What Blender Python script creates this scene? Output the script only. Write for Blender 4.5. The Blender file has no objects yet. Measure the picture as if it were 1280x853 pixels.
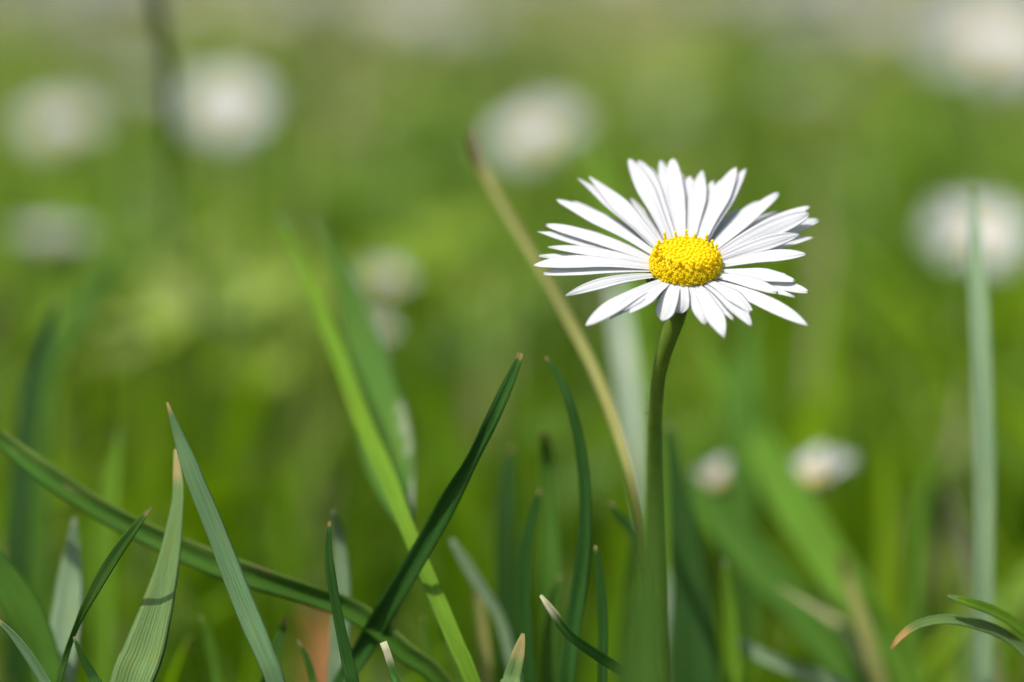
import bpy, math, random
import numpy as np
from mathutils import Vector, Matrix

# ------------------------------------------------------------------ camera, sky, sun, exposure
scene = bpy.context.scene
PITCH = math.radians(-9.0)
CAM = Vector((0.0, 0.0, 0.098))
FOCUS = 0.2195
cd = bpy.data.cameras.new("camera")
cd.lens = 100.0; cd.sensor_width = 36.0
cd.clip_start = 0.004; cd.clip_end = 500.0
cd.dof.use_dof = True; cd.dof.focus_distance = FOCUS; cd.dof.aperture_fstop = 100.0 / 9.6
cd.dof.aperture_blades = 0
cam = bpy.data.objects.new("camera", cd)
scene.collection.objects.link(cam)
cam.location = CAM
cam.rotation_euler = (math.radians(90) + PITCH, 0, 0)
scene.camera = cam

SUN_DIR = Vector((-0.42, -0.34, 1.0)).normalized()          # towards the sun
el = math.asin(SUN_DIR.z); az = math.atan2(SUN_DIR.x, SUN_DIR.y)
world = bpy.data.worlds.new("World"); scene.world = world; world.use_nodes = True
nt = world.node_tree; nt.nodes.clear()
sky = nt.nodes.new("ShaderNodeTexSky"); sky.sky_type = 'NISHITA'; sky.sun_disc = False
sky.sun_elevation = el; sky.sun_rotation = az; sky.ozone_density = 0.3; sky.dust_density = 3.0; sky.air_density = 0.8
bg = nt.nodes.new("ShaderNodeBackground"); bg.inputs[1].default_value = 0.10
wo = nt.nodes.new("ShaderNodeOutputWorld")
nt.links.new(sky.outputs[0], bg.inputs[0]); nt.links.new(bg.outputs[0], wo.inputs[0])
sl = bpy.data.lights.new("sun", 'SUN'); sl.energy = 3.1; sl.angle = math.radians(0.6); sl.color = (1.0, 0.965, 0.91)
so = bpy.data.objects.new("sun", sl); scene.collection.objects.link(so)
so.rotation_euler = SUN_DIR.to_track_quat('Z', 'Y').to_euler(); so.location = (-1, -1, 3)
vs = scene.view_settings
vs.view_transform = 'Standard'; vs.look = 'None'; vs.exposure = 1.0; vs.gamma = 1.0; vs.use_curve_mapping = False
scene.cycles.max_bounces = 8; scene.cycles.transmission_bounces = 4; scene.cycles.diffuse_bounces = 5
scene.cycles.use_denoising = True

# ------------------------------------------------------------------ helpers
F = Vector((0, math.cos(PITCH), math.sin(PITCH)))
U = Vector((0, -math.sin(PITCH), math.cos(PITCH)))
R = Vector((1, 0, 0))
MM = 0.001
PXS = 0.36 / 1280.0
rng = np.random.default_rng(11); random.seed(5)

def at(px, py, d):
    return CAM + F * d + R * ((px - 640) * PXS * d) + U * ((426.5 - py) * PXS * d)

def make_mesh(name, verts, faces, attrs=None, mats=(), mat_idx=None, smooth=True):
    me = bpy.data.meshes.new(name)
    me.from_pydata([tuple(v) for v in verts], [], faces)
    for k, a in (attrs or {}).items():
        at_ = me.attributes.new(k, 'FLOAT', 'POINT'); at_.data.foreach_set('value', np.asarray(a, dtype=np.float32))
    for m in mats: me.materials.append(m)
    if mat_idx is not None: me.polygons.foreach_set('material_index', np.asarray(mat_idx, dtype=np.int32))
    if smooth: me.polygons.foreach_set('use_smooth', [True] * len(me.polygons))
    me.update()
    return me

def link(name, data, parent=None, loc=None):
    o = bpy.data.objects.new(name, data); scene.collection.objects.link(o)
    if parent: o.parent = parent
    if loc is not None: o.location = loc
    return o

def tag(o, label=None, cat=None, group=None, kind=None):
    if label: o['label'] = label
    if cat: o['category'] = cat
    if group: o['group'] = group
    if kind: o['kind'] = kind
    return o

def spline(pts, n):
    """Catmull-Rom through rows of numbers, n samples, by index."""
    P = np.array(pts, dtype=float); k = len(P)
    if k == 2: P = np.vstack([P[0], (P[0] + P[1]) / 2, P[1]]); k = 3
    seg = np.sqrt(((P[1:, :3] - P[:-1, :3]) ** 2).sum(1)); s = np.concatenate([[0], np.cumsum(seg)]); s /= s[-1]
    E = np.vstack([2 * P[0] - P[1], P, 2 * P[-1] - P[-2]])
    out = []
    for t in np.linspace(0, 1, n):
        i = min(int(np.searchsorted(s, t, side='right') - 1), k - 2)
        f = (t - s[i]) / max(s[i + 1] - s[i], 1e-9)
        a, b, c, d = E[i], E[i + 1], E[i + 2], E[i + 3]
        out.append(0.5 * (2 * b + (c - a) * f + (2 * a - 5 * b + 4 * c - d) * f * f + (3 * b - a - 3 * c + d) * f ** 3))
    return np.array(out)

# ------------------------------------------------------------------ materials
class N:
    def __init__(s, name):
        s.m = bpy.data.materials.new(name); s.m.use_nodes = True; s.t = s.m.node_tree; s.t.nodes.clear()
        s.out = s.n("ShaderNodeOutputMaterial")
    def n(s, typ, **kw):
        nd = s.t.nodes.new(typ)
        for k, v in kw.items(): setattr(nd, k, v)
        return nd
    def set(s, sock, v):
        if hasattr(v, 'is_output') or isinstance(v, bpy.types.NodeSocket): s.t.links.new(v, sock)
        else: sock.default_value = v
    def math(s, op, a, b=0.0, c=0.0, clamp=False):
        nd = s.n("ShaderNodeMath", operation=op); nd.use_clamp = clamp
        s.set(nd.inputs[0], a); s.set(nd.inputs[1], b); s.set(nd.inputs[2], c); return nd.outputs[0]
    def attr(s, name):
        return s.n("ShaderNodeAttribute", attribute_name=name).outputs['Fac']
    def mix(s, f, a, b):
        nd = s.n("ShaderNodeMix", data_type='RGBA'); s.set(nd.inputs[0], f)
        s.set(nd.inputs[6], a if not isinstance(a, tuple) else (*a, 1)); s.set(nd.inputs[7], b if not isinstance(b, tuple) else (*b, 1)); return nd.outputs[2]
    def noise(s, vec, scale, detail=3.0, rough=0.5):
        nd = s.n("ShaderNodeTexNoise"); s.set(nd.inputs['Vector'], vec); nd.inputs['Scale'].default_value = scale
        nd.inputs['Detail'].default_value = detail; nd.inputs['Roughness'].default_value = rough; return nd.outputs['Fac']
    def comb(s, x, y, z=0.0):
        nd = s.n("ShaderNodeCombineXYZ"); s.set(nd.inputs[0], x); s.set(nd.inputs[1], y); s.set(nd.inputs[2], z); return nd.outputs[0]
    def smooth(s, v, a, b, lo=0.0, hi=1.0):
        nd = s.n("ShaderNodeMapRange", interpolation_type='SMOOTHSTEP'); s.set(nd.inputs[0], v)
        nd.inputs[1].default_value = a; nd.inputs[2].default_value = b; nd.inputs[3].default_value = lo; nd.inputs[4].default_value = hi; return nd.outputs[0]
    def bump(s, h, dist, strength=1.0):
        nd = s.n("ShaderNodeBump"); s.set(nd.inputs['Height'], h); nd.inputs['Distance'].default_value = dist; nd.inputs['Strength'].default_value = strength; return nd.outputs[0]
    def leafy(s, col, trans_col, tr, rough=0.5, spec=0.4, normal=None):
        p = s.n("ShaderNodeBsdfPrincipled"); s.set(p.inputs['Base Color'], col if not isinstance(col, tuple) else (*col, 1)); p.inputs['Roughness'].default_value = rough
        p.inputs['Specular IOR Level'].default_value = spec
        t = s.n("ShaderNodeBsdfTranslucent"); s.set(t.inputs['Color'], trans_col if not isinstance(trans_col, tuple) else (*trans_col, 1))
        if normal is not None: s.t.links.new(normal, p.inputs['Normal']); s.t.links.new(normal, t.inputs['Normal'])
        mx = s.n("ShaderNodeMixShader"); s.set(mx.inputs[0], tr); s.t.links.new(p.outputs[0], mx.inputs[1]); s.t.links.new(t.outputs[0], mx.inputs[2])
        s.t.links.new(mx.outputs[0], s.out.inputs[0]); return s.m

def blade_material(name, col, tip=(0.24, 0.20, 0.08), tip_len=0.02, ribs=7, bump=0.00006, tr=0.38, rough=0.55, spec=0.12, spots=0.0, base=None, edge=None, mott=0.35, edge_w=0.12):
    """v runs 0 at the tip to 1 at the root, u runs -1..1 across the blade."""
    k = N(name); u = k.attr('u'); v = k.attr('v'); rnd = k.attr('rnd')
    streak = k.noise(k.comb(k.math('MULTIPLY', u, 5.0), k.math('MULTIPLY', v, 7.0), k.math('MULTIPLY', rnd, 37.0)), 1.6, 4.0, 0.6)
    fine = k.noise(k.comb(k.math('MULTIPLY', u, 16.0), k.math('MULTIPLY', v, 60.0), k.math('MULTIPLY', rnd, 11.0)), 2.0, 3.0, 0.7)
    hair = k.noise(k.comb(k.math('MULTIPLY', u, 26.0), k.math('MULTIPLY', v, 5.0), k.math('MULTIPLY', rnd, 71.0)), 1.7, 3.0, 0.65)
    speck = k.noise(k.comb(k.math('MULTIPLY', u, 9.0), k.math('MULTIPLY', v, 70.0), k.math('MULTIPLY', rnd, 19.0)), 2.6, 2.0, 0.5)
    patchy = k.noise(k.comb(k.math('MULTIPLY', u, 0.7), k.math('MULTIPLY', v, 9.0), k.math('MULTIPLY', rnd, 53.0)), 1.3, 3.0, 0.6)
    dark = tuple(c * 0.62 for c in col); light = tuple(min(1, c * 1.35 + 0.012) for c in col)
    c = k.mix(k.smooth(streak, 0.3, 0.7), dark, light)
    c = k.mix(mott, tuple(col), c)
    c = k.mix(k.math('MULTIPLY', k.smooth(fine, 0.45, 0.75), 0.25), c, light)
    rib = k.math('SINE', k.math('ADD', k.math('MULTIPLY', u, ribs * math.pi), k.math('MULTIPLY', k.noise(k.comb(k.math('MULTIPLY', u, 2.3), k.math('MULTIPLY', v, 1.1), rnd), 1.5), 9.0)))
    c = k.mix(k.smooth(rib, 0.0, 1.0, 0.0, 0.16), c, tuple(min(1, x * 1.6 + 0.02) for x in col))
    c = k.mix(k.smooth(hair, 0.42, 0.66, 0.0, 0.35), c, light)
    c = k.mix(k.smooth(patchy, 0.48, 0.72, 0.0, 0.45), c, tuple(x * f for x, f in zip(col, (1.45, 1.15, 0.9))))
    c = k.mix(k.smooth(speck, 0.68, 0.76, 0.0, 0.45), c, tuple(min(1, x * 1.7 + 0.05) for x in col))
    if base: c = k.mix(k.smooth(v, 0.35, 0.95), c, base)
    if edge: c = k.mix(k.smooth(k.math('ADD', u, k.math('MULTIPLY', k.math('SUBTRACT', patchy, 0.5), 1.6)), 1.0 - edge_w, 1.0), c, edge)
    if spots:
        sp = k.noise(k.comb(k.math('MULTIPLY', u, 1.2), k.math('MULTIPLY', v, 26.0), k.math('MULTIPLY', rnd, 5.0)), 1.0, 2.0, 0.5)
        c = k.mix(k.math('MULTIPLY', k.smooth(sp, 0.64, 0.74), spots), c, (0.25, 0.20, 0.09))
    vt = k.math('ADD', v, k.math('MULTIPLY', k.math('SUBTRACT', fine, 0.5), tip_len * 0.9))
    tm = k.smooth(vt, tip_len * 0.5, tip_len, 1.0, 0.0)
    c = k.mix(tm, c, tip)
    tc = k.n("ShaderNodeHueSaturation"); k.t.links.new(c, tc.inputs['Color']); tc.inputs['Hue'].default_value = 0.485; tc.inputs['Saturation'].default_value = 1.15; tc.inputs['Value'].default_value = 1.5
    h = k.math('ADD', k.math('MULTIPLY', rib, 0.25), k.math('ADD', k.math('MULTIPLY', hair, 1.2), k.math('MULTIPLY', fine, 0.3)))
    return k.leafy(c, tc.outputs[0], tr, rough, spec, k.bump(h, bump))

def simple_leaf(name, col, tr, rough=0.5, spec=0.3, nscale=900, var=0.35, bump=0.00005):
    k = N(name); g = k.n("ShaderNodeNewGeometry").outputs['Position']
    f = k.noise(g, nscale, 4.0, 0.6)
    c = k.mix(k.smooth(f, 0.3, 0.7), tuple(x * (1 - var) for x in col), tuple(min(1, x * (1 + var)) for x in col))
    return k.leafy(c, c, tr, rough, spec, k.bump(f, bump))

def petal_material():
    k = N("white_petal"); u = k.attr('u'); v = k.attr('v'); rnd = k.attr('rnd')
    vein = k.noise(k.comb(k.math('MULTIPLY', u, 9.0), k.math('MULTIPLY', v, 1.6), k.math('MULTIPLY', rnd, 23.0)), 1.5, 4.0, 0.6)
    groove = k.math('SINE', k.math('ADD', k.math('MULTIPLY', k.math('ABSOLUTE', u), 7.5), 0.6))
    c = k.mix(k.smooth(vein, 0.25, 0.75), (0.575, 0.585, 0.600), (0.615, 0.625, 0.64))
    c = k.mix(k.smooth(v, 0.0, 0.14, 0.75, 0.0), c, (0.70, 0.74, 0.40))
    h = k.math('ADD', k.math('MULTIPLY', vein, 0.7), k.math('MULTIPLY', groove, 0.5))
    return k.leafy(c, (0.80, 0.80, 0.78), 0.36, 0.55, 0.25, k.bump(h, 0.00005))

def floret_material(name, a, b, tr=0.25):
    k = N(name); rnd = k.attr('rnd'); g = k.n("ShaderNodeNewGeometry").outputs['Position']
    f = k.noise(g, 3000, 2.0, 0.5)
    c = k.mix(k.math('ADD', k.math('MULTIPLY', rnd, 0.7), k.math('MULTIPLY', f, 0.3)), a, b)
    return k.leafy(c, c, tr, 0.5, 0.3)

def field_material():
    """Mown lawn blades: each has its own green, a few are dry straw."""
    k = N("lawn_grass"); rnd = k.attr('rnd'); hue = k.attr('hue'); v = k.attr('v')
    cr = k.n("ShaderNodeValToRGB"); k.t.links.new(hue, cr.inputs[0])
    e = cr.color_ramp.elements
    stops = [(0.0, (0.048, 0.110, 0.004)), (0.3, (0.122, 0.235, 0.005)), (0.50, (0.205, 0.320, 0.008)), (0.64, (0.240, 0.380, 0.050)), (0.80, (0.270, 0.370, 0.190)), (0.90, (0.28, 0.31, 0.08)), (0.95, (0.42, 0.39, 0.20)), (1.0, (0.52, 0.48, 0.31))]
    while len(e) < len(stops): e.new(0.5)
    for i, (p, c) in enumerate(stops): e[i].position = p; e[i].color = (*c, 1)
    c = cr.outputs[0]
    c = k.mix(k.smooth(v, 0.93, 1.0, 0.0, 0.6), c, (0.30, 0.24, 0.10))
    tc = k.n("ShaderNodeHueSaturation"); k.t.links.new(c, tc.inputs['Color']); tc.inputs['Hue'].default_value = 0.49; tc.inputs['Saturation'].default_value = 1.1; tc.inputs['Value'].default_value = 1.6
    return k.leafy(c, tc.outputs[0], 0.5, 0.55, 0.14)

def ground_material():
    k = N("soil_and_moss"); g = k.n("ShaderNodeNewGeometry").outputs['Position']
    a = k.noise(g, 26, 5.0, 0.6); b = k.noise(g, 5, 3.0, 0.5); d = k.noise(g, 260, 4.0, 0.6)
    c = k.mix(k.smooth(a, 0.35, 0.65), (0.055, 0.040, 0.022), (0.060, 0.110, 0.018))
    c = k.mix(k.smooth(b, 0.4, 0.7), c, (0.095, 0.135, 0.030))
    c = k.mix(k.smooth(d, 0.5, 0.8, 0.0, 0.6), c, (0.17, 0.14, 0.07))
    return k.leafy(c, c, 0.0, 0.9, 0.2, k.bump(d, 0.002))

M_PETAL = petal_material()
M_FLOR = floret_material("yellow_floret", (0.90, 0.68, 0.001), (0.93, 0.79, 0.003), 0.5)
M_CURL = floret_material("pale_yellow_style", (0.78, 0.62, 0.08), (0.85, 0.78, 0.28))
M_STEM = simple_leaf("stem_green", (0.105, 0.165, 0.014), 0.16, 0.5, 0.3, 700, 0.12, 0.00001)
M_BRACT = simple_leaf("bract_green", (0.055, 0.120, 0.018), 0.2, 0.5, 0.3, 1500)
M_RECP = simple_leaf("receptacle_green", (0.22, 0.33, 0.03), 0.2, 0.5, 0.3, 1500)
M_FIELD = field_material()
M_GROUND = ground_material()

MB = {
 'bluish':  blade_material("blade_bluish_green", (0.100, 0.190, 0.078), tip_len=0.02, ribs=3, bump=0.00003, tr=0.3, mott=0.5),
 'ribbed':  blade_material("blade_ribbed_green", (0.120, 0.205, 0.062), tip=(0.38, 0.33, 0.13), tip_len=0.06, ribs=13, bump=0.00004, tr=0.3, mott=0.5),
 'green':   blade_material("blade_green", (0.050, 0.130, 0.014), tip_len=0.02, ribs=5, tr=0.35),
 'dark':    blade_material("blade_dark_green", (0.022, 0.082, 0.008), tip=(0.20, 0.17, 0.06), tip_len=0.010, ribs=4, tr=0.25, mott=0.3),
 'stripe':  blade_material("blade_painted_lit_edge", (0.046, 0.130, 0.009), tip_len=0.01, ribs=2, tr=0.35, spots=0.7, edge=(0.16, 0.25, 0.05), edge_w=0.8),  # sunlit upper edge painted in as paler green; spots are dry flecks
 'bright':  blade_material("blade_bright_green", (0.150, 0.290, 0.018), tip=(0.16, 0.26, 0.10), tip_len=0.02, ribs=4, tr=0.45, mott=0.4),
 'membrane':blade_material("blade_thin_bright", (0.095, 0.215, 0.030), tip=(0.12, 0.20, 0.06), tip_len=0.02, ribs=3, tr=0.55, edge=(0.42, 0.46, 0.32), edge_w=0.3),
 'tan':     blade_material("blade_dry_tan", (0.27, 0.28, 0.085), tip=(0.10, 0.055, 0.025), tip_len=0.085, ribs=3, tr=0.25, mott=0.6, base=(0.42, 0.42, 0.17)),
 'pale':    blade_material("blade_pale_grey_green", (0.19, 0.29, 0.15), tip=(0.22, 0.28, 0.16), tip_len=0.02, ribs=4, tr=0.3, rough=0.4, spec=0.4),
 'silver':  blade_material("blade_painted_sheen", (0.36, 0.44, 0.34), tip_len=0.005, ribs=3, tr=0.3, rough=0.25, spec=0.9, base=(0.02, 0.08, 0.01)),  # white sheen painted into the pale colour, dark towards the root
 'browntip':blade_material("blade_brown_tip", (0.110, 0.190, 0.050), tip=(0.46, 0.30, 0.10), tip_len=0.05, ribs=3, tr=0.3),
 'stub':    blade_material("blade_cut_stub", (0.050, 0.150, 0.025), tip=(0.60, 0.58, 0.38), tip_len=0.05, ribs=4, tr=0.3),
 'broad':   blade_material("blade_broad_mid_green", (0.065, 0.165, 0.015), tip_len=0.01, ribs=5, tr=0.35),  # mid green is the broad blades' own colour
 'soft':    blade_material("blade_soft_green", (0.090, 0.200, 0.014), tip_len=0.01, ribs=4, tr=0.4),
 'front':   blade_material("blade_soft_olive", (0.042, 0.105, 0.008), tip_len=0.005, ribs=5, tr=0.3),
 'broaddk': blade_material("blade_broad_dark", (0.018, 0.062, 0.006), tip_len=0.01, ribs=5, tr=0.22),
 'brown':   blade_material("dry_leaf_brown", (0.27, 0.13, 0.04), tip=(0.3, 0.14, 0.05), tip_len=0.05, ribs=5, tr=0.3, mott=0.8),
}

# ------------------------------------------------------------------ ground
gv = []; gf = []
xs = np.concatenate([-np.geomspace(60, 0.3, 14), np.linspace(-0.25, 0.25, 11), np.geomspace(0.3, 60, 14)])
ys = np.concatenate([[-60, -10, -2, -0.5], np.linspace(-0.2, 1.2, 29), np.geomspace(1.3, 200, 22)])
for y in ys:
    for x in xs:
        near = 1.0 if (abs(x) < 2 and -0.5 < y < 4) else 0.0
        gv.append((x, y, near * 0.0025 * math.sin(x * 17 + 1) * math.sin(y * 13)))
nx = len(xs)
for j in range(len(ys) - 1):
    for i in range(nx - 1): gf.append((j * nx + i, j * nx + i + 1, (j + 1) * nx + i + 1, (j + 1) * nx + i))
tag(link('ground', make_mesh('ground', gv, gf, mats=[M_GROUND])), kind='structure')

# ------------------------------------------------------------------ blades of grass (one object each)
def blade_mesh(name, ctrl, mat, thick=0.16 * MM, fold=0.18, n=56, m=8, ragged=0.0, seed=0.0):
    """ctrl rows: x, y, z, width, roll in radians. Closed shell with rounded thin edges."""
    S = spline(ctrl, n); P = S[:, :3]; W = np.maximum(S[:, 3], 0.06 * MM); Rl = S[:, 4]
    T = np.gradient(P, axis=0); T /= np.linalg.norm(T, axis=1)[:, None]
    view = P - np.array(CAM); view /= np.linalg.norm(view, axis=1)[:, None]
    side = np.cross(T, view); side /= np.linalg.norm(side, axis=1)[:, None]
    # keep the frame coherent along the blade
    for i in range(1, n):
        if side[i] @ side[i - 1] < 0: side[i] *= -1
    nrm = np.cross(side, T)
    flip = np.sign((nrm * -view).sum(1).mean()); nrm *= flip
    verts = []; u_ = []; v_ = []
    rr = random.Random(int(seed * 1000) + 3)
    for i in range(n):
        c, s = math.cos(Rl[i]), math.sin(Rl[i])
        sd = side[i] * c + nrm[i] * s; nn = -side[i] * s + nrm[i] * c
        w = W[i] / 2 * (1 + ragged * (rr.random() - 0.5) + 0.035 * math.sin(i * 0.55 + seed * 40) + 0.03 * math.sin(i * 0.21 + seed * 90)); th = min(thick, w * 0.9)
        def pt(u, up):
            g = fold * 1.4 * (abs(u) ** 1.1) * w
            rib = 0.012 * w * math.cos(u * 9) * (1 - abs(u))
            o = up * th * 0.5 * (1 - abs(u) ** 3 * 0.85)
            return P[i] + sd * (u * w) + nn * (g + rib + o)
        for j in range(m + 1): u = -1 + 2 * j / m; verts.append(pt(u, 1)); u_.append(u); v_.append(i / (n - 1))
        for j in range(m - 1, 0, -1): u = -1 + 2 * j / m; verts.append(pt(u, -1)); u_.append(u); v_.append(i / (n - 1))
    L = 2 * m; faces = []
    for i in range(n - 1):
        for j in range(L):
            a = i * L + j; b = i * L + (j + 1) % L
            faces.append((a, b, b + L, a + L))
    faces.append(tuple(range(L - 1, -1, -1))); faces.append(tuple(range((n - 1) * L, n * L)))
    return make_mesh(name, verts, faces, {'u': u_, 'v': v_, 'rnd': [seed] * len(verts)}, [mat])

def blade(pts, label, mat, name='grass_blade', cat='grass blade', fold=0.18, roll=0.0, root=True, thick=0.16, ragged=0.03, group=None, sx=None):
    """pts rows: px, py, width px, distance in mm, [roll degrees]; ends below the frame and then runs down into the soil."""
    rows = []
    for p in pts:
        d = p[3] * MM; q = at(p[0], p[1], d); rl = math.radians(p[4] if len(p) > 4 else 0) + roll
        rows.append([q.x, q.y, q.z, p[2] * PXS * d, rl])
    if root:
        a, b = rows[-2], rows[-1]
        dx, dy = b[0] - a[0], b[1] - a[1]; dz = max(a[2] - b[2], 1e-5)
        kx = max(-0.6, min(0.6, dx / dz)); ky = max(-0.5, min(0.5, dy / dz)); z = b[2]
        rows.append([b[0] + kx * z * 0.35, b[1] + ky * z * 0.35 + 0.001, z * 0.5, b[3] * 0.9, b[4]])
        rows.append([b[0] + kx * z * 0.5, b[1] + ky * z * 0.5 + 0.002, -0.002, b[3] * 0.6, b[4]])
    origin = np.array(rows[-1][:3])
    if root: origin[2] = 0.0
    me = blade_mesh(name, rows, MB[mat], thick * MM, fold, seed=(hash_(label)), ragged=ragged)
    co = np.empty(len(me.vertices) * 3, dtype=np.float32); me.vertices.foreach_get('co', co)
    co = co.reshape(-1, 3) - origin.astype(np.float32); me.vertices.foreach_set('co', co.ravel()); me.update()
    o = link(name, me, loc=tuple(origin))
    return tag(o, label, cat, group)

def hash_(s):
    h = 0
    for ch in s: h = (h * 31 + ord(ch)) % 9973
    return h / 9973.0

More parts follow.
